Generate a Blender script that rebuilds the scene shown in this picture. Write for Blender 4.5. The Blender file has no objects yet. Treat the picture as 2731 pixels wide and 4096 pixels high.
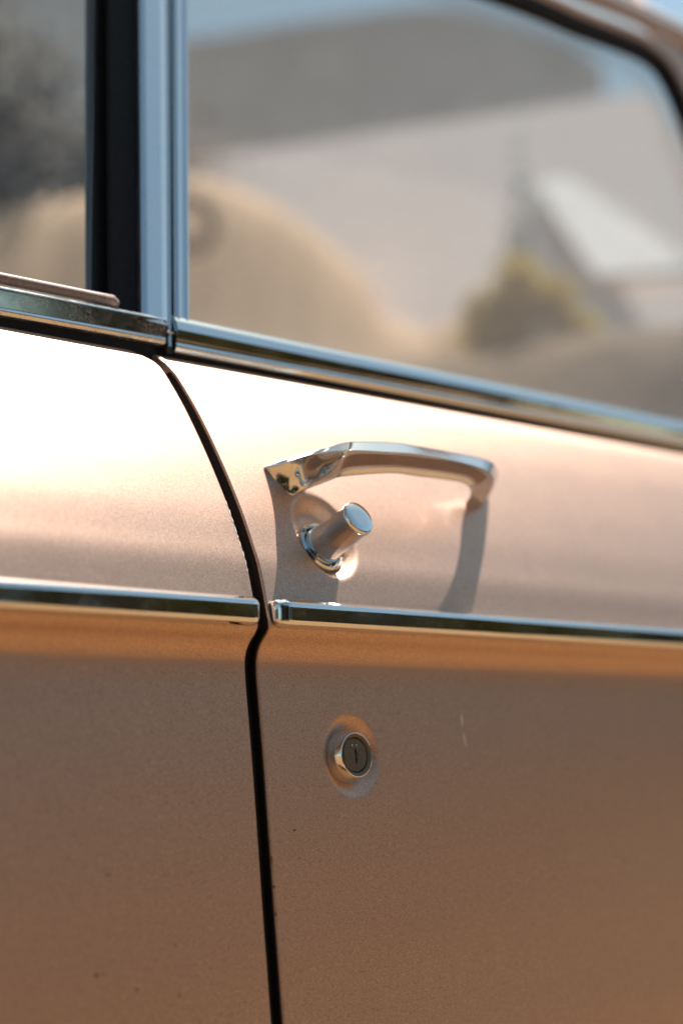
import bpy, bmesh, math, random
from mathutils import Vector, Matrix
random.seed(7)
scene = bpy.context.scene
COL = scene.collection

# ------------------------------------------------------------------ camera
YAW, PITCH = math.radians(45.7), math.radians(7.55)
fwd = Vector((math.sin(YAW)*math.cos(PITCH), math.cos(YAW)*math.cos(PITCH), math.sin(PITCH)))
rgt = Vector((math.cos(YAW), -math.sin(YAW), 0))
upv = rgt.cross(fwd)
cam_d = bpy.data.cameras.new('camera'); cam = bpy.data.objects.new('camera', cam_d); COL.objects.link(cam)
M = Matrix((rgt, upv, -fwd)).transposed().to_4x4()
M.translation = Vector((-0.54765526, -0.58688039, 0.65949136))
cam.matrix_world = M
cam_d.sensor_fit = 'HORIZONTAL'; cam_d.sensor_width = 24; cam_d.lens = 55
cam_d.clip_start = .02; cam_d.clip_end = 800
cam_d.dof.use_dof = True; cam_d.dof.focus_distance = .825; cam_d.dof.aperture_fstop = 3.0
scene.camera = cam

# ------------------------------------------------------------------ sky, sun, exposure
SUN = Vector((.47, .145, 1.0)).normalized()          # direction towards the sun
world = bpy.data.worlds.new('World'); scene.world = world; world.use_nodes = True
wn = world.node_tree; bg = wn.nodes['Background']
sky = wn.nodes.new('ShaderNodeTexSky'); sky.sky_type = 'NISHITA'; sky.sun_disc = False
sky.sun_elevation = math.asin(SUN.z); sky.sun_rotation = math.atan2(SUN.x, SUN.y)
sky.air_density = 1.0; sky.dust_density = 1.2; sky.ozone_density = 1.0
tint = wn.nodes.new('ShaderNodeMix'); tint.data_type = 'RGBA'; tint.blend_type = 'MULTIPLY'
tint.inputs[0].default_value = 1; tint.inputs[7].default_value = (.94, 1.03, .88, 1)      # warm, slightly green film rendering of the sky
wn.links.new(sky.outputs[0], tint.inputs[6]); wn.links.new(tint.outputs[2], bg.inputs[0]); bg.inputs[1].default_value = .062
sun_d = bpy.data.lights.new('sun', 'SUN'); sun_d.energy = 5.0; sun_d.angle = math.radians(.5); sun_d.color = (1, .895, .835)
sun = bpy.data.objects.new('sun', sun_d); COL.objects.link(sun)
sun.rotation_euler = SUN.to_track_quat('Z', 'Y').to_euler()
vs = scene.view_settings
vs.view_transform = 'Standard'; vs.look = 'None'; vs.gamma = 1; vs.use_curve_mapping = False; vs.exposure = 1.22

# ------------------------------------------------------------------ materials
MATS = {}
class NT:
    def __init__(s, name):
        s.m = bpy.data.materials.new(name); s.m.use_nodes = True; s.t = s.m.node_tree
        s.b = s.t.nodes['Principled BSDF']; s.out = s.t.nodes['Material Output']; MATS[name] = s.m
    def n(s, typ, **kw):
        x = s.t.nodes.new(typ)
        for k, v in kw.items():
            if hasattr(x, k): setattr(x, k, v)
        return x
    def l(s, a, b): s.t.links.new(a, b)
    def coord(s): return s.n('ShaderNodeTexCoord').outputs['Object']
    def noise(s, scale, detail=3, rough=.5, vec=None):
        x = s.n('ShaderNodeTexNoise'); x.inputs['Scale'].default_value = scale
        x.inputs['Detail'].default_value = detail; x.inputs['Roughness'].default_value = rough
        s.l(vec or s.coord(), x.inputs['Vector']); return x.outputs['Fac']
    def ramp(s, fac, stops):
        r = s.n('ShaderNodeValToRGB'); e = r.color_ramp.elements
        while len(e) < len(stops): e.new(.5)
        for i, (p, c) in enumerate(stops):
            e[i].position = p; e[i].color = (c if len(c) == 4 else (*c, 1)) if not isinstance(c, (int, float)) else (c, c, c, 1)
        s.l(fac, r.inputs[0]); return r.outputs[0]
    def mix(s, fac, a, b, blend='MIX'):
        x = s.n('ShaderNodeMix', data_type='RGBA', blend_type=blend)
        for v, i in ((fac, 0), (a, 6), (b, 7)):
            if isinstance(v, (int, float)): x.inputs[i].default_value = v
            elif isinstance(v, tuple): x.inputs[i].default_value = (*v, 1)
            else: s.l(v, x.inputs[i])
        return x.outputs[2]
    def bump(s, h, strength, dist):
        x = s.n('ShaderNodeBump'); x.inputs['Strength'].default_value = strength; x.inputs['Distance'].default_value = dist
        s.l(h, x.inputs['Height']); s.l(x.outputs[0], s.b.inputs['Normal']); return x
    def setb(s, **kw):
        for k, v in kw.items():
            i = s.b.inputs[k.replace('_', ' ')]
            if isinstance(v, tuple): i.default_value = (*v, 1)
            elif isinstance(v, (int, float)): i.default_value = v
            else: s.l(v, i)

def simple(name, col, rough, metal=0., var=.15, scale=40, bump=0., bdist=.001, spec=.5):
    t = NT(name); nz = t.noise(scale, 5, .6)
    lo = tuple(c*(1-var) for c in col); hi = tuple(min(1, c*(1+var)) for c in col)
    t.setb(Base_Color=t.ramp(nz, [(.25, lo), (.75, hi)]), Roughness=rough, Metallic=metal, Specular_IOR_Level=spec)
    if bump: t.bump(nz, bump, bdist)
    return t

def paint_material():
    t = NT('champagne_paint'); co = t.coord()
    flake = t.noise(1600, 0, .5, co); mott = t.noise(14, 4, .6, co)
    c = t.ramp(flake, [(.25, (.445, .303, .222)), (.75, (.69, .478, .362))])
    c = t.mix(t.ramp(mott, [(.35, 0.), (.75, .10)]), c, (.50, .37, .28))
    # specks of dirt
    vo = t.n('ShaderNodeTexVoronoi'); vo.inputs['Scale'].default_value = 75; t.l(co, vo.inputs['Vector'])
    sp = t.ramp(vo.outputs['Distance'], [(.0, 1.), (.055, 1.), (.085, 0.)])
    gate = t.ramp(t.noise(23, 2, .5, co), [(.63, 0.), (.67, 1.)])
    mul = t.n('ShaderNodeMath', operation='MULTIPLY'); t.l(sp, mul.inputs[0]); t.l(gate, mul.inputs[1])
    mul2 = t.n('ShaderNodeMath', operation='MULTIPLY'); t.l(mul.outputs[0], mul2.inputs[0]); mul2.inputs[1].default_value = .55
    c = t.mix(mul2.outputs[0], c, (.10, .07, .05))
    t.setb(Base_Color=c, Metallic=.86, Roughness=t.ramp(t.noise(30, 4, .6, co), [(.3, .48), (.7, .51)]),
           Coat_Weight=.22, Coat_Roughness=.16)
paint_material()

def chrome_material(name, dust, rough):
    t = NT(name); co = t.coord()
    spk = t.ramp(t.noise(1100, 3, .7, co), [(.44, 0.), (.66, 1.)])
    patch = t.ramp(t.noise(55, 4, .65, co), [(.40, .1), (.68, 1.)])
    mul = t.n('ShaderNodeMath', operation='MULTIPLY'); t.l(spk, mul.inputs[0]); t.l(patch, mul.inputs[1])
    mu = t.n('ShaderNodeMath', operation='MULTIPLY'); t.l(mul.outputs[0], mu.inputs[0]); mu.inputs[1].default_value = dust
    met = t.n('ShaderNodeMath', operation='SUBTRACT'); met.inputs[0].default_value = 1; t.l(mu.outputs[0], met.inputs[1])
    t.setb(Base_Color=t.mix(mu.outputs[0], (.77, .79, .78), (.34, .30, .25)), Metallic=met.outputs[0],
           Roughness=t.ramp(t.noise(180, 4, .6, co), [(.3, rough), (.75, rough*2.4)]))
    t.bump(t.noise(60, 2, .5, co), .04, .001)
chrome_material('chrome', .22, .035)
chrome_material('dusty_chrome', .75, .06)
simple('black_rubber', (.009, .009, .010), .6, 0, .5, 300, .3, .0005, .2)
simple('dark_trim', (.02, .018, .017), .45, 0, .4, 200)
simple('brown_rubber', (.20, .145, .12), .6, 0, .3, 500, .3, .0005)
simple('chip_dark', (.05, .035, .028), .8)
simple('chip_light', (.85, .78, .70), .6)
simple('rust', (.16, .035, .018), .8, 0, .5, 900)
simple('seat_vinyl', (.60, .43, .29), .55, 0, .10, 30, .15, .002)
simple('lock_face', (.22, .17, .125), .38, .85, .25, 900)
simple('dull_metal', (.27, .20, .155), .34, .9, .2, 300)
simple('whitewash', (.80, .70, .665), .85, 0, .05, 3, .3, .01)
simple('grey_sheet', (.40, .43, .45), .7, .1, .16, 2.5)
simple('sunlit_white', (.78, .76, .74), .8, 0, .04, 8)  # brighter white for the sunlit patch of the house wall
simple('tan_plaster', (.42, .275, .165), .9, 0, .15, 4)
simple('tyre_grey', (.02, .022, .02), .8)
simple('bark', (.10, .07, .05), .9, 0, .4, 25, .6, .01)
simple('window_dark', (.04, .045, .05), .15, 0, .2, 3)
simple('blue_paint', (.25, .34, .42), .6, 0, .1, 6)
def leaf_mat(name, a, b, tl=.4):
    t = NT(name); nz = t.noise(1.7, 3, .6)
    t.setb(Base_Color=t.ramp(nz, [(.3, a), (.7, b)]), Roughness=.8, Specular_IOR_Level=.2)
    tr = t.n('ShaderNodeBsdfTranslucent'); t.l(t.ramp(nz, [(.3, b), (.7, tuple(min(1, c*1.8) for c in b))]), tr.inputs[0])
    mx = t.n('ShaderNodeMixShader'); mx.inputs[0].default_value = tl
    t.l(t.b.outputs[0], mx.inputs[1]); t.l(tr.outputs[0], mx.inputs[2]); t.l(mx.outputs[0], t.out.inputs[0])
leaf_mat('leaf_green', (.014, .015, .006), (.075, .07, .010), .15)
leaf_mat('leaf_dark', (.008, .010, .006), (.03, .032, .012), .1)
leaf_mat('leaf_olive', (.24, .19, .03), (.46, .37, .05), .6)
leaf_mat('leaf_dry', (.050, .033, .012), (.10, .066, .022), .15)
leaf_mat('leaf_blue', (.26, .32, .34), (.40, .46, .48))
def ground_material():
    t = NT('sandy_ground'); co = t.coord()
    c = t.ramp(t.noise(.8, 8, .65, co), [(.3, (.170, .094, .033)), (.7, (.24, .140, .054))])
    c = t.mix(t.ramp(t.noise(60, 4, .7, co), [(.45, 0.), (.75, .4)]), c, (.14, .08, .044))
    t.setb(Base_Color=c, Roughness=.95); t.bump(t.noise(30, 6, .7, co), .6, .02)
ground_material()
def bank_material():
    t = NT('brown_earth'); co = t.coord()
    t.setb(Base_Color=t.ramp(t.noise(3, 8, .65, co), [(.3, (.085, .055, .030)), (.7, (.17, .115, .062))]), Roughness=.95)
    t.bump(t.noise(8, 6, .7, co), .6, .05)
bank_material()
def glass_material(name, d0, d1):
    t = NT(name); co = t.coord()
    tr = t.n('ShaderNodeBsdfTransparent'); tr.inputs[0].default_value = (.93, .96, .95, 1)
    gl = t.n('ShaderNodeBsdfGlossy'); gl.inputs['Roughness'].default_value = .02
    lw = t.n('ShaderNodeLayerWeight'); lw.inputs[0].default_value = .5
    fr = t.ramp(lw.outputs['Facing'], [(0., .03), (.45, .05), (.75, .16), (1., .9)])
    m1 = t.n('ShaderNodeMixShader'); t.l(fr, m1.inputs[0]); t.l(tr.outputs[0], m1.inputs[1]); t.l(gl.outputs[0], m1.inputs[2])
    du = t.n('ShaderNodeBsdfDiffuse'); du.inputs[0].default_value = (.84, .66, .50, 1)
    m2 = t.n('ShaderNodeMixShader')
    f = t.ramp(t.noise(500, 3, .7, co), [(.35, d0), (.75, d1)]); t.l(f, m2.inputs[0])
    t.l(m1.outputs[0], m2.inputs[1]); t.l(du.outputs[0], m2.inputs[2]); t.l(m2.outputs[0], t.out.inputs[0])
glass_material('hazy_glass', .13, .22); glass_material('dusty_glass', .004, .04)

# ------------------------------------------------------------------ helpers
def obj(name, verts, faces, mat, parent=None, smooth=40):
    me = bpy.data.meshes.new(name); me.from_pydata([tuple(v) for v in verts], [], faces); me.update()
    bm = bmesh.new(); bm.from_mesh(me); bmesh.ops.recalc_face_normals(bm, faces=bm.faces); bm.to_mesh(me); bm.free()
    me.materials.append(MATS[mat])
    if smooth:
        me.polygons.foreach_set('use_smooth', [True]*len(me.polygons))
        if smooth < 180: me.set_sharp_from_angle(angle=math.radians(smooth))
    o = bpy.data.objects.new(name, me); COL.objects.link(o)
    if parent: o.parent = parent
    return o
def tag(o, label, cat, group=None):
    o['label'] = label; o['category'] = cat
    if group: o['group'] = group
    return o
def empty(name, loc=(0, 0, 0)):
    o = bpy.data.objects.new(name, None); o.location = loc; o.empty_display_size = .1; COL.objects.link(o); return o
def loft(rings, closed=True, caps=True):
    n = len(rings[0]); V = [p for r in rings for p in r]; Fc = []
    for i in range(len(rings)-1):
        for j in range(n if closed else n-1):
            a = i*n+j; b = i*n+(j+1) % n
            Fc.append((a, b, b+n, a+n))
    if caps and closed:
        Fc.append(tuple(range(n))); Fc.append(tuple((len(rings)-1)*n+j for j in range(n)))
    return V, Fc
def cr(P, n=8):
    P = [Vector(p) for p in P]; Q = [2*P[0]-P[1]]+P+[2*P[-1]-P[-2]]; out = []
    for i in range(1, len(Q)-2):
        a, b, c, d = Q[i-1:i+3]
        for k in range(n):
            t = k/n; out.append(.5*(2*b+(c-a)*t+(2*a-5*b+4*c-d)*t*t+(-a+3*b-3*c+d)*t**3))
    out.append(P[-1]); return out
def box(name, lo, hi, mat, parent=None, bev=0):
    x0, y0, z0 = lo; x1, y1, z1 = hi
    V = [(x, y, z) for x in (x0, x1) for y in (y0, y1) for z in (z0, z1)]
    o = obj(name, V, [(0, 1, 3, 2), (4, 6, 7, 5), (0, 4, 5, 1), (2, 3, 7, 6), (0, 2, 6, 4), (1, 5, 7, 3)], mat, parent)
    if bev:
        b = o.modifiers.new('bevel', 'BEVEL'); b.width = bev; b.segments = 3
    return o
def lathe(name, prof, centre, axis, mat, parent=None, seg=72, smooth=35, caps=True):
    ax = Vector(axis).normalized(); u = Vector((1, 0, 0)); u = (u-ax*u.dot(ax)).normalized(); w = ax.cross(u); c = Vector(centre)
    rings = [[c+ax*h+(u*math.cos(2*math.pi*k/seg)+w*math.sin(2*math.pi*k/seg))*max(r, 1e-5) for k in range(seg)] for r, h in prof]
    V, Fc = loft(rings, True, caps)
    return obj(name, V, Fc, mat, parent, smooth)

# ------------------------------------------------------------------ ground and the place behind
def ground():
    n = 40; V = []; Fc = []
    for i in range(n+1):
        for j in range(n+1):
            f = lambda k: math.copysign(abs((k/n)*2-1)**2.2*150, (k/n)*2-1)
            V.append((f(i), f(j), random.uniform(-.01, .01)))
    for i in range(n):
        for j in range(n): a = i*(n+1)+j; Fc.append((a, a+1, a+n+2, a+n+1))
    o = obj('ground', V, Fc, 'sandy_ground', None, 180); o['kind'] = 'structure'
ground()

def prism(name, pts, depth, mat, parent=None, bev=0):
    """polygon pts (3D, planar) pushed back along the vector depth"""
    d = Vector(depth); P = [Vector(p) for p in pts]; n = len(P)
    V = P+[p+d for p in P]
    Fc = [tuple(range(n)), tuple(range(n, 2*n))]+[(i, (i+1) % n, (i+1) % n+n, i+n) for i in range(n)]
    o = obj(name, V, Fc, mat, parent, 30)
    if bev:
        b = o.modifiers.new('bevel', 'BEVEL'); b.width = bev; b.segments = 4; b.limit_method = 'ANGLE'
    return o

WD = Vector((-.37, .93, 0)).normalized()              # direction along the white wall
WN = Vector((-.93, -.37, 0)).normalized()             # facing the car
WC = Vector((5.2015, 3.1018, 0))                      # foot of its near corner
def white_house():
    h = tag(empty('white_house', WC), 'whitewashed house with pale sloping roof seen through front window', 'house')
    L = lambda a, b, z: WD*a+WN*b+Vector((0, 0, z))
    prism('roof', [L(-.75, 1.05, 1.9), L(-.13, .16, 3.21), L(0, 0, 3.454), L(9, 0, 3.454), L(9, 1.05, 1.9)], -WN*.12, 'whitewash', h)
    prism('wall', [L(-.75, .9, 0), L(-.75, .9, 1.88), L(9, .9, 1.88), L(9, .9, 0)], -WN*3.5, 'whitewash', h)
    prism('sunlit_patch', [L(-.34, .86, 2.36), L(.30, .34, 2.98), L(.44, .36, 2.96), L(.06, .84, 2.38)], Vector((0, 0, -.03)), 'sunlit_white', h)  # white slab standing in for a diagonal patch of sun on the wall
    prism('door', [L(.95, .91, 0), L(.95, .91, 1.8), L(1.8, .91, 1.8), L(1.8, .91, 0)], WN*.05, 'blue_paint', h)
    return h
white_house()
def grey_barn():
    fh = Vector((fwd.x, fwd.y, 0)).normalized(); c0 = Vector((-.5477, -.5869, .6595))+fwd*11
    base = Vector((c0.x, c0.y, 0)); b = tag(empty('grey_barn', base), 'tall grey corrugated barn with rounded roof shoulder behind white house', 'barn')
    k = 1.7417
    def pt(u, v):
        r = rgt*(u*k-1365.5)/6258.5-upv*(v*k-2048)/6258.5+fwd
        t = 11.2/r.dot(fh); q = Vector((-.5477, -.5869, .6595))+r*t; return q-base
    top = cr([pt(-700, -260), pt(-200, -230), pt(200, -160), pt(300, -60), pt(380, 70), pt(430, 88), pt(700, 48), pt(1000, 12), pt(1150, 42), pt(1280, 88), pt(1360, 130), pt(1385, 165), pt(1386, 210)], 5)
    prism('wall', [Vector((top[0].x, top[0].y, -base.z))]+top+[Vector((top[-1].x, top[-1].y, 0))], fh*5, 'grey_sheet', b)
    # corrugation ribs standing proud of the front
    for i in range(34):
        u = -60+i*42.; t0 = pt(u, 700); tt = min(top, key=lambda q: abs((q-t0).dot(rgt)))
        zt = tt.z-.10; p = Vector((t0.x, t0.y, 0))
        w = rgt*.05
        prism('sheet_rib', [p-w-fh*.002, p+w-fh*.002, p+w-fh*.002+Vector((0, 0, zt)), p-w-fh*.002+Vector((0, 0, zt))], -fh*.018, 'grey_sheet', b)
grey_barn()
def hillside():
    """sandy slope between the car and the house; ridge heights read along the line of sight, at 6.2 m"""
    k = 1.7417; c = Vector((-.5477, -.5869, .6595)); fh = Vector((fwd.x, fwd.y, 0)).normalized()
    ridge = cr([Vector(p) for p in [(-700, 540), (-400, 490), (-100, 445), (0, 432), (190, 405), (430, 368), (560, 392), (700, 470), (830, 590), (880, 680), (960, 715), (1040, 690), (1200, 640), (1330, 590), (1568, 550), (1900, 500), (2300, 520)]], 8)
    V = []; Fc = []; m = 12; rn = random.Random(2)
    for p in ridge:
        r = rgt*(p[0]*k-1365.5)/6258.5-upv*(p[1]*k-2048)/6258.5+fwd; q = c+r*(6.2/r.dot(fh))
        for j in range(m+1):
            t = j/m; f = min(1, t/.8)**.9
            V.append(Vector((q.x, q.y, 0))+fh*(-1.6+2.0*t)+Vector((0, 0, q.z*f-.03+rn.uniform(-.02, .02))))
    for i in range(len(ridge)-1):
        for j in range(m): a = i*(m+1)+j; Fc.append((a, a+1, a+m+2, a+m+1))
    o = obj('sandy_hillside', V, Fc, 'tan_plaster', None, 180); o['kind'] = 'structure'
    o.modifiers.new('sub', 'SUBSURF').render_levels = 1
hillside()
def small_tyre():
    k = 1.7417; c = Vector((-.5477, -.5869, .6595)); r = rgt*(428*k-1365.5)/6258.5-upv*(512*k-2048)/6258.5+fwd; q = c+r*5.0
    ax = Vector((-.55, -.8, .1)).normalized(); u = Vector((0, 0, 1)); u = (u-ax*u.dot(ax)).normalized(); w = ax.cross(u)
    e = empty('small_tyre', q); tag(e, 'small dark tyre leaning on the sandy slope beside the window pillar', 'tyre'); R = .088
    rings = []
    for i in range(33):
        a = 2*math.pi*i/32; d = u*math.cos(a)+w*math.sin(a)
        rings.append([d*(R+.020*math.copysign(abs(math.cos(b))**.7, math.cos(b)))+ax*.030*math.sin(b) for b in [j*math.pi/6 for j in range(12)]])
    obj('tread', *loft(rings, True, False), 'tyre_grey', e, 60)
small_tyre()
def earth_bank():
    V = []; Fc = []; nx, ny = 40, 14
    A = Vector((1.75, 2.65, 0)); B = Vector((4.4, -.1, 0)); d = B-A; back = Vector((.72, .69, 0))
    for i in range(nx+1):
        for j in range(ny+1):
            t = i/nx; s = j/ny; hgt = (1.50+.28*min(1, t*2.2))*math.sin(min(1, s*1.25)*math.pi/2)
            if t < .12: hgt *= t/.12
            V.append(A+d*t+back*(s*.9-.35)+Vector((random.uniform(-.02, .02), 0, max(.0, hgt)+random.uniform(-.03, .03)*(s > .1)-.03*(s <= .1))))
    for i in range(nx):
        for j in range(ny): a = i*(ny+1)+j; Fc.append((a, a+1, a+ny+2, a+ny+1))
    o = obj('earth_bank', V, Fc, 'brown_earth', None, 180); o['kind'] = 'structure'
    o.modifiers.new('sub', 'SUBSURF').render_levels = 1
earth_bank()

def leaves(name, blobs, n, size, mat, parent, rnd):
    V = []; Fc = []; tot = sum(b[3]*b[4]*b[5] for b in blobs)
    for (bx, by, bz, rx, ry, rz) in blobs:
        for _ in range(int(n*rx*ry*rz/tot)+1):
            d = Vector((rnd.gauss(0, 1), rnd.gauss(0, 1), rnd.gauss(0, 1))).normalized()
            r = rnd.random()**.45*(1+.12*rnd.gauss(0, 1))
            p = Vector((bx+d.x*rx*r, by+d.y*ry*r, bz+d.z*rz*r))
            a = Vector((rnd.gauss(0, 1), rnd.gauss(0, 1), rnd.gauss(0, 1))).normalized(); b = a.orthogonal().normalized()
            s = size*rnd.uniform(.6, 1.4); i = len(V)
            V += [p-a*s, p+b*s*.45, p+a*s, p-b*s*.45]; Fc.append((i, i+1, i+2, i+3))
    return obj(name, V, Fc, mat, parent, 0)
def trunk(height, r, parent, rnd, limbs=6, spread=.5):
    V = []; Fc = []
    def tube(pts, radii, seg=8):
        i0 = len(V)
        for p, rr in zip(pts, radii):
            for k in range(seg): V.append((p[0]+rr*math.cos(k*2*math.pi/seg), p[1]+rr*math.sin(k*2*math.pi/seg), p[2]))
        for i in range(len(pts)-1):
            for k in range(seg): a = i0+i*seg+k; b = i0+i*seg+(k+1) % seg; Fc.append((a, b, b+seg, a+seg))
    tube([(0, 0, -.05), (.02, .01, height*.3), (-.02, .03, height*.65), (.03, 0, height*.95)], [r*1.25, r, r*.7, r*.25])
    for i in range(limbs):
        a = i*2.4; z = height*(.35+.08*i); e = spread*(.7+.5*rnd.random())
        tube([(0, 0, z), (math.cos(a)*e*.5, math.sin(a)*e*.5, z+e*.35), (math.cos(a)*e, math.sin(a)*e, z+e*.8)], [r*.45, r*.3, r*.08], 6)
    return obj('trunk', V, Fc, 'bark', parent, 60)
def tree(name, loc, h, cw, n, size, mat, label, cat, seed, group=None, low=.25):
    rnd = random.Random(seed); e = empty(name, loc); tag(e, label, cat, group)
    trunk(h*.9, h*.022, e, rnd, 6, cw*.7)
    bl = []
    for i in range(11):
        a = rnd.random()*6.28; q = rnd.random()*cw*.65; z = h*(low+(1-low)*rnd.uniform(.18, .82))
        bl.append((math.cos(a)*q, math.sin(a)*q, z, cw*rnd.uniform(.3, .5), cw*rnd.uniform(.3, .5), h*rnd.uniform(.10, .17)))
    leaves('crown', bl, n, size, mat, e, rnd); return e
e = empty('yellow_bush', (2.94, 2.11, 0)); tag(e, 'low yellow-green bush on a thin stem in front of sandy slope', 'bush')
trunk(1.9, .02, e, random.Random(3), 5, .1)
leaves('crown', [(0, 0, 1.93, .07, .07, .07), (-.07, .065, 1.83, .08, .08, .06), (.065, -.06, 1.86, .09, .09, .08), (.0, .0, 1.82, .11, .11, .08), (-.05, .05, 1.74, .12, .12, .07), (.11, -.11, 1.77, .09, .09, .06)], 3400, .018, 'leaf_olive', e, random.Random(6))
e = empty('slim_conifer', (3.9, 2.83, 0)); tag(e, 'slim blue-grey conifer rising behind the low yellow-green bush', 'tree')
trunk(2.6, .05, e, random.Random(4), 4, .12)
leaves('crown', [(0, 0, 2.75-.12*i*2, .035+.03*i, .035+.03*i, .22) for i in range(7)], 6000, .022, 'leaf_blue', e, random.Random(5))
def hedge(name, pts, mat, label, n, size):
    e = empty(name, (pts[0][0], pts[0][1], 0)); tag(e, label, 'bush'); o = Vector((pts[0][0], pts[0][1], 0)); rnd = random.Random(11)
    bl = []
    for (x, y, z, r) in pts:
        for s in (.2, .5, .8): bl.append((x-o.x, y-o.y, (z-r*.4)*s+.1, r, r, z*.24))
    trunk(pts[0][2]*.7, .05, e, rnd, 5, .5); leaves('foliage', bl, n, size, mat, e, rnd)
hedge('tall_bush', [(2.05, 5.9, 4.75, .5), (2.45, 5.66, 4.45, .5), (2.81, 5.39, 4.05, .5), (3.20, 5.11, 3.68, .45), (3.59, 4.89, 3.4, .4), (3.90, 4.69, 3.2, .3)], 'leaf_dry', 'tall dry olive-brown bush seen through rear door window', 45000, .05)
hedge('added_dark_bush', [(-1.75, -1.35, 1.9, .5), (-1.35, -1.8, 1.9, .5), (-.8, -2.1, 1.7, .45)], 'leaf_dark', 'dark bush added out of view to darken reflections in push button', 9000, .05)  # unseen bush, added to darken the button, collar and lower panel
# trees across the yard, seen mirrored in the chrome
for i, (x, y, h) in enumerate([(5.0, -6.5, 3.5), (6.8, -5.2, 3.3), (8.2, -3.4, 3.2), (3.2, -7.6, 3.5), (1.0, -8.2, 3.6), (-1.6, -8.0, 3.3), (7.4, -8, 4.2), (-4.2, -7.2, 3.3), (8.6, -1.2, 2.8)]):
    tree('yard_tree', (x, y, 0), h, h*.58, 5000, .10, 'leaf_green', 'leafy green tree across the sandy yard, mirrored in the chrome', 'tree', 20+i, 'trees mirrored in the chrome', low=.0)

# ------------------------------------------------------------------ the car
car = empty('parked_car', (0, 0, 0)); tag(car, 'champagne classic car with chrome door handle, trim strips and side windows', 'car')
mm = lambda P: [(a/1000, b/1000) for a, b in P]
PROFILE = mm([(116, 866.5), (105, 866.4), (99, 865.6), (94.2, 862.8), (87.9, 858), (78.9, 848.7), (65.4, 832), (54, 815.9), (43, 799), (33.9, 783.9), (25, 767.9),
    (17.5, 752.3), (12.2, 740.5), (8, 726.7), (5.2, 716), (3.3, 709.5), (3.0, 706.5), (4.9, 703), (8.7, 698.8), (11.2, 694.8), (12.3, 690.8), (12.5, 687),
    (11.7, 677.7), (9.3, 660), (6.4, 638.1), (3.8, 616.4), (.6, 588.7), (-2.3, 563.4), (-4.9, 542.6), (-8.7, 511.5), (-13, 480), (-18, 440), (-22, 400), (-24, 350)])
fine = cr([Vector((a, b)) for a, b in PROFILE], 24)
rows = [fine[0]]
for p in fine[1:]:
    step = .0012 if .612 < p[1] < .80 else (.0016 if p[1] > .80 else .004)
    if (p-rows[-1]).length >= step: rows.append(p)
nrm = []
for i in range(len(rows)):
    a = rows[max(0, i-1)]; b = rows[min(len(rows)-1, i+1)]; t = (b-a).normalized(); nrm.append(Vector((t[1], -t[0])))   # outward
arc = [0.]
for i in range(1, len(rows)): arc.append(arc[-1]+(rows[i]-rows[i-1]).length)
def at_z(z): return min(range(len(rows)), key=lambda i: abs(rows[i][1]-z)+(0 if rows[i][0] < .1 else 1))
def prof_pt(x, z, n=0.):
    i = at_z(z); q = rows[i]+nrm[i]*n; return Vector((x, q[0], q[1]))
def prof_n(z): i = at_z(z); return Vector((0, nrm[i][0], nrm[i][1]))
def rise(x, z): return .02*x*max(0., min(1., (z-.73)/.13))       # waistline climbs gently forwards
BTN = (.0625, .7600); LOCK = (.0686, .6396)
sb, sl = arc[at_z(BTN[1])], arc[at_z(LOCK[1])]
def smooth(a, b, x): t = max(0, min(1, (x-a)/(b-a))); return t*t*(3-2*t)
def dent(x, s):
    r = math.hypot((x-BTN[0])/.0235, (s-sb)/.0285); d = .0085*(1-smooth(.57, 1.0, r))
    r = math.hypot((x-LOCK[0]), (s-sl))/.0225; d += .0050*(1-smooth(.55, 1.0, r))
    return d
def panel(name, sign, xs_off, edge, dents):
    """door skin: columns start at the shut line (edge) and run away from it in direction sign"""
    r = .0011; cols = [(0., .009), (0., .005), (0., r)]
    for k in range(1, 6): a = k/5*math.pi/2; cols.append((r*(1-math.cos(a)), r*(1-math.sin(a))))
    cols += [(r+o, 0.) for o in xs_off]
    V = []
    for i, (p, n) in enumerate(zip(rows, nrm)):
        for o, inn in cols:
            x = edge(p[1], p[0])+sign*o; d = inn+(dent(x, arc[i]) if dents else 0.)
            q = p-n*d; V.append((x, q[0], q[1]+rise(x, p[1])))
    w = len(cols); Fc = [(i*w+j, i*w+j+1, (i+1)*w+j+1, (i+1)*w+j) for i in range(len(rows)-1) for j in range(w-1)]
    return obj(name, V, Fc, 'champagne_paint', car, 180)
e_rear = lambda z, y: -.004-(.011*smooth(.852, .8665, z)**2 if y < .2 else 0)
e_front = lambda z, y: .0042-(.002*smooth(.85, .8665, z))
xs = [.0012*i for i in range(1, 84)]+[.103+.004*i for i in range(40)]+[.27+.02*i for i in range(36)]
front_skin = panel('front_door', 1, xs, e_front, True)
rear_skin = panel('rear_door', -1, [.002*i for i in range(1, 15)]+[.034+.012*i for i in range(45)], e_rear, False)

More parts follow.
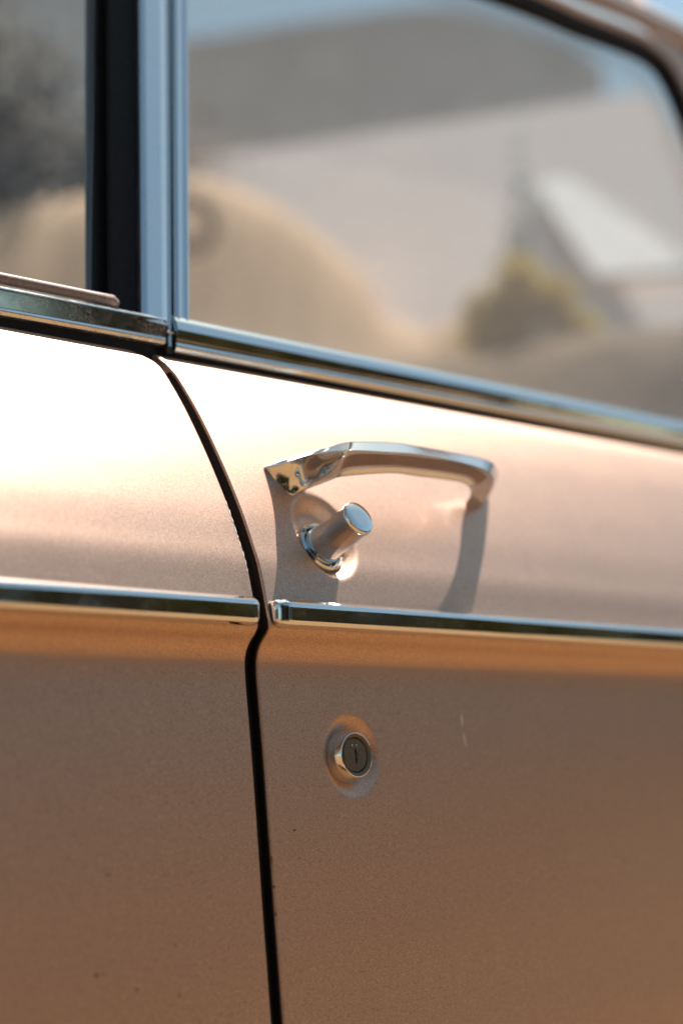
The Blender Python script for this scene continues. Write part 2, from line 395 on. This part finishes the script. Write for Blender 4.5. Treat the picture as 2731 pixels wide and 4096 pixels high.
def extrude_x(name, sec, x0, x1, mat, parent=car, n=24, slope=.02, ends=None, smooth_a=40, xf=None):
    """sec: list of (y, z) in mm; ends: list of (dx mm, scale about mid) for shaped ends"""
    S = [Vector((0, a/1000, b/1000)) for a, b in sec]; c = sum(S, Vector())/len(S)
    st = [x0+(x1-x0)*(i/n)**1.6 for i in range(n+1)]; rings = []
    pre = [(x0+dx/1000, k) for dx, k in (ends or [])]
    for x, k in pre+[(x, 1.) for x in st if not pre or (x-x0)*(1 if x1 > x0 else -1) > max(abs(d) for d, _ in ends)/1000+.0001]:
        rings.append([Vector((x, s.y if k == 1 else .0065+(s.y-.0065)*k, c.z+(s.z-c.z)*(.5+.5*k)+slope*x)) for s in S])
    V, Fc = loft(rings); return obj(name, V, Fc, mat, parent, smooth_a)
def round_sec(P, r=.6, n=3):
    """soften the corners of a section polygon (mm)"""
    P = [Vector(p) for p in P]; out = []
    for i, p in enumerate(P):
        a, b = P[i-1], P[(i+1) % len(P)]; da, db = (a-p), (b-p); ra = min(r, da.length*.4); rb = min(r, db.length*.4)
        s, e = p+da.normalized()*ra, p+db.normalized()*rb
        for k in range(n+1): t = k/n; out.append(s*(1-t)**2+p*2*t*(1-t)+e*t*t)
    res = []; m = n+1
    for i, q in enumerate(out):
        res.append(q)
        if i % m == n:
            nx = out[(i+1) % len(out)]; L = (nx-q).length
            if L > .5: f = min(.3, .15/L*2); res += [q+(nx-q)*f, q+(nx-q)*(1-f)]
    return [(q.x, q.y) for q in res]

# side moulding, one strip per door
sec = round_sec([(7, 720.8), (-.5, 721.4), (-4.0, 719.5), (-4.7, 717.4), (-5.1, 709.9), (-4.3, 708.0), (-1.0, 706.4), (6, 705.8)], .7)
extrude_x('side_moulding', sec, .0050, .95, 'chrome', slope=0, ends=[(0, .22), (.5, .45), (1.4, .74), (5.2, .98), (5.6, 1.0)], n=40)
extrude_x('side_moulding', sec, -.0072, -.55, 'chrome', slope=0, ends=[(0, .35), (-.7, .62), (-2.2, .88), (-4.6, 1.0)], n=30)

# waist trims
sec = round_sec([(112, 890.5), (104.5, 892.2), (100, 891.0), (97.4, 887.6), (95.9, 882.6), (96.7, 877.0), (97.2, 875.0), (96.8, 872.4), (98.4, 869.2), (112, 868.8)], .9)
extrude_x('waist_trim', sec, .0170, 1.0, 'chrome', slope=.022, ends=None, n=30)
sec = round_sec([(112, 888.2), (102, 888.9), (98.2, 888.3), (96.6, 886.9), (96.6, 885.8), (97.5, 876.0), (97.0, 875.0), (97.6, 872.6), (99.5, 871.8), (112, 872.6)], .4)
extrude_x('waist_trim', sec, .0090, -.55, 'dusty_chrome', slope=.032, n=20)
extrude_x('waist_seal', [(102.5, 872.0), (102.5, 863), (112, 863), (112, 872.0)], .014, 1.0, 'black_rubber', slope=.021)
extrude_x('waist_seal', [(100.5, 873.2), (100.5, 862), (112, 862), (112, 873.2)], .004, -.55, 'black_rubber', slope=.028)
# brown squeegee seal at the foot of the rear glass
sg = [(-.55, .104, .8775), (-.103, .104, .8908), (-.036, .1042, .8928), (-.024, .1045, .8933), (-.0185, .1075, .8929), (-.017, .1105, .892)]
rings = []
for i, p in enumerate(sg):
    rr = .0032*(1 if i < 4 else (.85 if i == 4 else .3)); rings.append([Vector((p[0], p[1]+rr*math.cos(k*math.pi/8), p[2]+rr*math.sin(k*math.pi/8))) for k in range(16)])
obj('glass_seal', *loft(rings), 'brown_rubber', car, 60)

# shut-line seal: black rubber down the gap between the doors
V = []; Fc = []
for i, (p, n) in enumerate(zip(rows, nrm)):
    for x, d in ((-.016, .0085), (-.0045, .0085), (.0, .0070), (.0034, .0060), (.0037, .0015)):
        q = p-n*d; V.append((x, q[0], q[1]))
for i in range(len(rows)-1):
    for j in range(4): a = i*5+j; Fc.append((a, a+1, a+6, a+5))
obj('door_seal', V, Fc, 'black_rubber', car, 60)

# ---- window pillars (they lean in and forward as they rise)
LX, LY = .18, .25
def upright(name, sec, z0, z1, mat, parent=car, off=0.):
    """sec: (x, outward) mm about the frame plane, swept up from z0 to z1"""
    rings = []
    for i in range(13):
        z = z0+(z1-z0)*i/12
        rings.append([Vector((a/1000*(1+.6*(z-.89))+LX*(z-.895)+.0135, .0885+LY*(z-.89)-b/1000+.012+off, z)) for a, b in sec])
    V, Fc = loft(rings); return obj(name, V, Fc, mat, parent, 35)
upright('pillar_trim', round_sec([(-19, -5), (-19, .6), (-16.5, 2.4), (-6, 3.0), (-1.5, 2.0), (.6, .2), (1.6, -3), (1.6, -6)], .8), .884, 1.26, 'chrome')
upright('pillar_trim', round_sec([(5.6, -7), (5.6, .4), (7.4, 2.2), (9.6, .6), (12.2, .9), (14.2, 2.0), (16.0, .8), (17.5, -2), (17.5, -7)], .8), .884, 1.26, 'chrome')
upright('pillar_channel', round_sec([(2.0, -7), (2.2, -1.6), (3.3, -.6), (4.6, -1.6), (4.8, -7)], .5), .872, 1.26, 'chrome')
upright('pillar_core', [(-25, -12), (-20, -7), (17, -8), (18, -14), (18, -18), (-25, -18)], .866, 1.26, 'black_rubber')
upright('run_channel', [(-34, -11.5), (-34, -8), (-19.4, -3.5), (-19.4, -11.5)], .882, 1.26, 'black_rubber')
upright('inner_pillar', [(-43, -19), (-20, -18.5), (18, -18.5), (22, -30), (-36, -30)], .86, 1.26, 'dark_trim')
# small rust-brown bracket in the notch between the waist trims
box('trim_bracket', (.0115, .0990, .8685), (.0160, .107, .8825), 'dark_trim', car, .0006)
box('trim_clip', (.0110, .0980, .8800), (.0160, .103, .8815), 'dusty_chrome', car, .0005)

# ---- window surround: roof rail and windscreen pillar
PATH = cr([Vector(p) for p in [(-.62, 1.130), (-.3, 1.172), (0, 1.205), (.2, 1.232), (.463, 1.269), (.574, 1.279), (.640, 1.2865), (.680, 1.289), (.707, 1.281), (.722, 1.252), (.728, 1.209), (.745, 1.12), (.78, 1.0), (.83, .875)]], 8)
PATH1 = PATH
def rail(name, sec, mat, i0=0, i1=None, taper=0):
    """sec: (w away from the glass opening, outward) mm"""
    P = PATH[i0:i1]; rings = []
    for i, p in enumerate(P):
        a, b = P[max(0, i-1)], P[min(len(P)-1, i+1)]; t = (b-a).normalized(); nw = Vector((-t[1], t[0]))
        k = 1.
        if taper and i >= len(P)-taper: k = max(.15, math.sqrt(max(0, 1-((i-(len(P)-taper)+1)/taper)**2)))
        c = sum((Vector(s) for s in sec), Vector((0, 0)))/len(sec); ring = []
        for s in sec:
            w = (c[0]+(s[0]-c[0])*k)/1000; o = (c[1]+(s[1]-c[1])*k)/1000
            q = p+nw*w; ring.append(Vector((q[0], .086+LY*(q[1]-.88)+.010-o, q[1])))
        rings.append(ring)
    V, Fc = loft(rings); return obj(name, V, Fc, mat, car, 35)
rail('window_rubber', round_sec([(-2, -14), (-1, -3), (4, 0), (12, 1), (12.5, -14)], 1), 'black_rubber')
rail('window_frame', round_sec([(11.5, -20), (11.5, 2.5), (19, 4), (28, 1), (30, -20)], 1), 'champagne_paint')
rail('frame_trim', round_sec([(15.6, 2.5), (16.2, 5.6), (17.4, 6.4), (28.0, 3.6), (30.0, 1.5)], 1), 'chrome', 0, 8*7+4, 5)
PATH2 = cr([Vector(p) for p in [(-.62, 1.130), (-.3, 1.172), (0, 1.205), (.2, 1.232), (.463, 1.269), (.574, 1.279), (.70, 1.289), (.85, 1.297), (1.0, 1.300), (1.2, 1.295)]], 8)
rail('windscreen_pillar', round_sec([(28, -22), (28, 1), (34, 3), (60, 0), (90, -14), (90, -40)], 1), 'champagne_paint', 8*7+2)
PATH = PATH2; rail('roof_seal', [(27, -20), (28, -4), (33.5, -4), (34, -20)], 'black_rubber')
rail('roof_rail', round_sec([(33, -22), (33, 2), (36, 5), (44, 5.5), (47.5, 4), (47.5, -22)], 1), 'champagne_paint')
rail('drip_trim', round_sec([(46.0, 3), (46.4, 8.0), (47.6, 9.0), (57, 6.0), (58, 3)], 1), 'chrome')
rail('roof_panel', round_sec([(47, -20), (50, 8), (56, 8), (70, -6), (84, -30), (94, -64), (90, -66), (60, -24)], 1), 'champagne_paint'); PATH = PATH1

# ---- glass panes
def pane(name, pts, mat):
    off = .0265; f = lambda z: .086+LY*(z-.88)+off
    P = [Vector((x, f(z), z)) for x, z in pts]; n = len(P); V = P+[p+Vector((0, .004, 0)) for p in P]
    return obj(name, V, [tuple(range(n)), tuple(range(n, 2*n))]+[(i, (i+1) % n, (i+1) % n+n, i+n) for i in range(n)], mat, car, 0)
pane('front_glass', [(.016, .872), (.832, .879)]+[(p[0]+.002, p[1]+.001) for p in reversed(PATH) if p[0] > .10]+[(.076, 1.214)], 'hazy_glass')
pane('rear_glass', [(-.55, .86), (-.034, .872), (.022, 1.19)]+[(p[0], p[1]+.002) for p in reversed(PATH) if -.56 < p[0] < .02], 'dusty_glass')

box('cabin_floor', (-.6, .14, .28), (1.3, 1.6, .32), 'dark_trim', car)
box('far_door', (-.6, 1.62, .30), (1.2, 1.70, .88), 'champagne_paint', car, .01)

# ------------------------------------------------------------------ door handle
handle = empty('door_handle', (0, 0, 0)); handle.parent = car
A = [(34.8, 42.5, 798.2), (44.5, 36.0, 802.9), (52.1, 26.4, 806.4), (57.9, 15.1, 809.1), (62.9, 7.1, 811.3), (70.1, 3.7, 812.4), (99.9, 4.6, 815.9), (121.9, 5.1, 816.6), (152.9, 5.9, 817.0), (178.6, 7.9, 817.4), (196.2, 10.4, 816.7), (210.4, 17.2, 814.4), (224.5, 28.2, 811.1), (232.9, 41.3, 802.0)]
B = [(34.2, 41.7, 797.3), (41.1, 32.4, 799.9), (46.7, 21.0, 803.3), (51.7, 9.0, 804.8), (54.7, -0.9, 804.6), (62.0, -4.0, 805.3), (90.8, -3.7, 807.8), (113.3, -2.6, 809.7), (143.6, -1.8, 810.0), (168.1, -0.7, 809.0), (182.7, 1.6, 807.9), (197.0, 9.3, 805.2), (208.3, 20.7, 800.9), (218.9, 37.9, 792.7)]
Cq = [(35.3, 42.4, 797.2), (46.5, 33.2, 783.3), (53.9, 32.2, 785.9), (64.5, 29.7, 790.5), (69.1, 21.0, 793.5), (72.4, 13.7, 795.0), (108.3, 12.3, 800.5), (130.6, 12.9, 801.4), (161.5, 13.5, 802.4), (175.9, 14.5, 802.3), (185.1, 16.9, 800.5), (194.1, 23.7, 798.1), (197.9, 30.0, 794.9), (206.0, 38.1, 791.0)]
NA = [0, 8, 18, 29, 37, 40.5, 41.5, 41.5, 41, 39.5, 37, 30, 19, 3]
NC = [-.5, .3, 2.5, 7, 16, 23, 27, 27, 27, 26, 23, 16, 9, 0]
ND = [-3, -3, -3, 2, 13, 20, 24.5, 24.5, 24.5, 23.5, 20, 12, 3, -3]
SCOOP = [0, .6, 2.6, 3.2, 2.2, 1.6, 1.8, 1.8, 1.8, 1.8, 1.6, 1.2, .6, 0]
sections = []
for i in range(len(A)):
    a, b, c = Vector(A[i]), Vector(B[i]), Vector(Cq[i])
    n = prof_n(min(.83, a.z/1000)); nc = prof_n(c.z/1000)
    d = a-n*(NA[i]-ND[i]); e_ = c-nc*(NC[i]-ND[i])
    f = (c-b); inn = f.cross(Vector(A[min(i+1, 13)])-Vector(A[max(i-1, 0)])).normalized() if f.length > .5 else -n
    if inn.dot(n) > 0 and i < 5: inn = -inn
    if i >= 5 and inn.z < 0: inn = -inn
    g0 = .30-.18*min(1, i/5); m1 = b+f*g0+inn*SCOOP[i]; m2 = b+f*(1-g0)+inn*SCOOP[i]
    base = [a, b, m1, m2, c, e_, d]; ring = []
    for k, p in enumerate(base):
        if k in (0, 1, 4):
            q0, q1 = base[k-1], base[(k+1) % 7]; dl = 1.0
            ring += [p+(q0-p).normalized()*min(dl, (q0-p).length*.3), p, p+(q1-p).normalized()*min(dl, (q1-p).length*.3)]
        else: ring.append(p)
    sections.append(ring)
last = [p-prof_n(p.z/1000)*6 for p in sections[-1]]; sections.append(last)
strands = [cr([s[k] for s in sections], 5) for k in range(len(sections[0]))]
rings = [[strands[k][i]/1000 for k in range(len(strands))] for i in range(len(strands[0]))]
V, Fc = loft(rings); g = obj('grip', V, Fc, 'chrome', handle, 180)
g.data.materials.append(MATS['dull_metal'])
for pi, f in enumerate(Fc[:-2]):
    if pi % 13 == 6 and 5*5-4 <= pi//13 <= 10*5+2: g.data.polygons[pi].material_index = 1
sm = g.modifiers.new('sub', 'SUBSURF'); sm.levels = 1; sm.render_levels = 2

i0 = at_z(.7555); ax = prof_n(.7600); bc = prof_pt(.0625, .7565)
lathe('collar', [(11.2e-3, -.0100), (14.6e-3, -.0100), (15.4e-3, -.0068), (15.1e-3, -.0042), (14.0e-3, -.0032), (12.9e-3, -.0040), (12.1e-3, -.0060), (11.4e-3, -.0080)], bc, ax, 'chrome', handle)
lathe('button', [(11.2e-3, -.0085), (11.2e-3, -.0030), (10.4e-3, .0010), (10.2e-3, .0040), (9.8e-3, .0240), (10.1e-3, .0246), (10.1e-3, .0260), (9.6e-3, .0270)], bc, ax, 'chrome', handle)
lathe('button_cap', [(9.4e-3, .0262), (9.35e-3, .0274), (8.9e-3, .0277), (4e-3, .0278), (0, .02782)], bc, ax, 'chrome', handle)

# ------------------------------------------------------------------ key lock
lock = empty('door_lock', (0, 0, 0)); lock.parent = car
lc = prof_pt(*LOCK, -.0018); lx = prof_n(LOCK[1])
lathe('bezel', [(11e-3, -.007), (14.6e-3, -.007), (14.7e-3, -.0012), (14.4e-3, -.0002), (12.2e-3, .0050), (11.95e-3, .0055), (11.6e-3, .0056), (11.3e-3, .0046)], lc, lx, 'chrome', lock, caps=False)
lathe('gasket', [(13.5e-3, -.0070), (14.9e-3, -.0062), (15.0e-3, -.0040), (14.5e-3, -.0030), (13.8e-3, -.0020)], lc, lx, 'black_rubber', lock, caps=False)
lathe('face_ring', [(11.4e-3, .0030), (11.3e-3, .0046), (9.6e-3, .0044), (9.4e-3, .0028), (9.0e-3, .0028)], lc, lx, 'lock_face', lock, caps=False)
pl = lathe('key_cylinder', [(9.1e-3, .0020), (9.0e-3, .0042), (8.6e-3, .0047), (8.2e-3, .0047), (0, .0048)], lc, lx, 'lock_face', lock)
u = Vector((1, 0, 0)); w = lx.cross(u)
if w.z < 0: w = -w
def plate(name, pts, h, th, mat, parent):
    P = [lc+u*(a/1000)+w*(b/1000)+lx*h for a, b in pts]
    return prism(name, P, lx*th, mat, parent)
plate('keyway', [(-.5, 3.4), (.55, 3.4), (.55, -4.6), (-.5, -4.6)], .00478, .00012, 'black_rubber', pl)
plate('key_shutter', [(.5, 2.4), (2.0, .7), (2.1, -.6), (1.0, -3.2), (.0, -.8), (.0, .8)], .00482, .00035, 'chrome', pl)
for a, b in ((-2.6, 5.2), (.9, 5.2)): lathe('stud', [(.5e-3, .0044), (.45e-3, .0051), (0, .0052)], lc+u*a/1000+w*b/1000, lx, 'chrome', pl, 12)

# ------------------------------------------------------------------ wear: chips and scratches in the paint
def chips(name, items, mat, parent):
    V = []; Fc = []; rnd = random.Random(3)
    for x, z, lx_, lz_, rot in items:
        c = prof_pt(x, z, .00012); n = prof_n(z); a = Vector((math.cos(rot), 0, 0)); up = n.cross(Vector((1, 0, 0)))
        if up.z < 0: up = -up
        e1 = (Vector((1, 0, 0))*math.cos(rot)+up*math.sin(rot)); e2 = (up*math.cos(rot)-Vector((1, 0, 0))*math.sin(rot)); i = len(V); m = 9
        for k in range(m):
            an = 2*math.pi*k/m; q = rnd.uniform(.6, 1.2); V.append(c+(e1*math.cos(an)*lx_+e2*math.sin(an)*lz_)*q*1.05)
        Fc.append(tuple(range(i, i+m)))
    o = obj(name, V, Fc, mat, parent, 0); o['kind'] = 'stuff'; return o
chips('scratch', [(.1640, .6580, .0008, .0045, -.10), (.1646, .6475, .0006, .0040, .15), (.163, .7135+.002, .0002, .0002, 0)], 'chip_light', front_skin)
chips('paint_chip', [(.0215, .6005, .0009, .0006, 0), (.0212, .6015, .0016, .00025, .1), (.023, .589, .0004, .0004, 0), (.008, .66, .0003, .0003, 0)], 'chip_dark', front_skin)
rnd = random.Random(9)
it = [(-.0985, .5905, .0017, .00035, 0), (-.108, .544, .0011, .0007, .2), (-.104, .5445, .0012, .0003, .6), (-.0855, .535, .0010, .0005, .7), (-.143, .525, .0016, .0006, .6), (-.061, .530, .0003, .0014, -.4), (-.0615, .5545, .0005, .0004, 0), (-.041, .541, .0009, .0002, -.2), (-.036, .519, .0007, .0002, .3), (-.032, .5165, .0005, .0002, -.4), (-.041, .515, .0012, .0002, .5), (-.046, .512, .0006, .0002, .9)]
it += [(rnd.uniform(-.13, -.02), rnd.uniform(.515, .60), rnd.uniform(.0002, .0006), rnd.uniform(.0001, .0003), rnd.uniform(-1, 1)) for _ in range(28)]
chips('paint_chip', it, 'chip_dark', rear_skin)
chips('rust_spot', [(.0040, .588, .0006, .0028, 0), (.0040, .7395, .0006, .0016, 0)], 'rust', front_skin)
chips('edge_chip', [(.0042, .5745, .0008, .0012, 0), (.0041, .561, .0006, .0012, 0), (.0038, .598, .0003, .0006, 0)], 'chip_dark', front_skin)
chips('edge_scratch', [(-.0050, .772-.0045*i, .00035, .0018*rnd.uniform(.5, 1.2), rnd.uniform(-.25, .25)) for i in range(9)], 'chip_light', rear_skin)
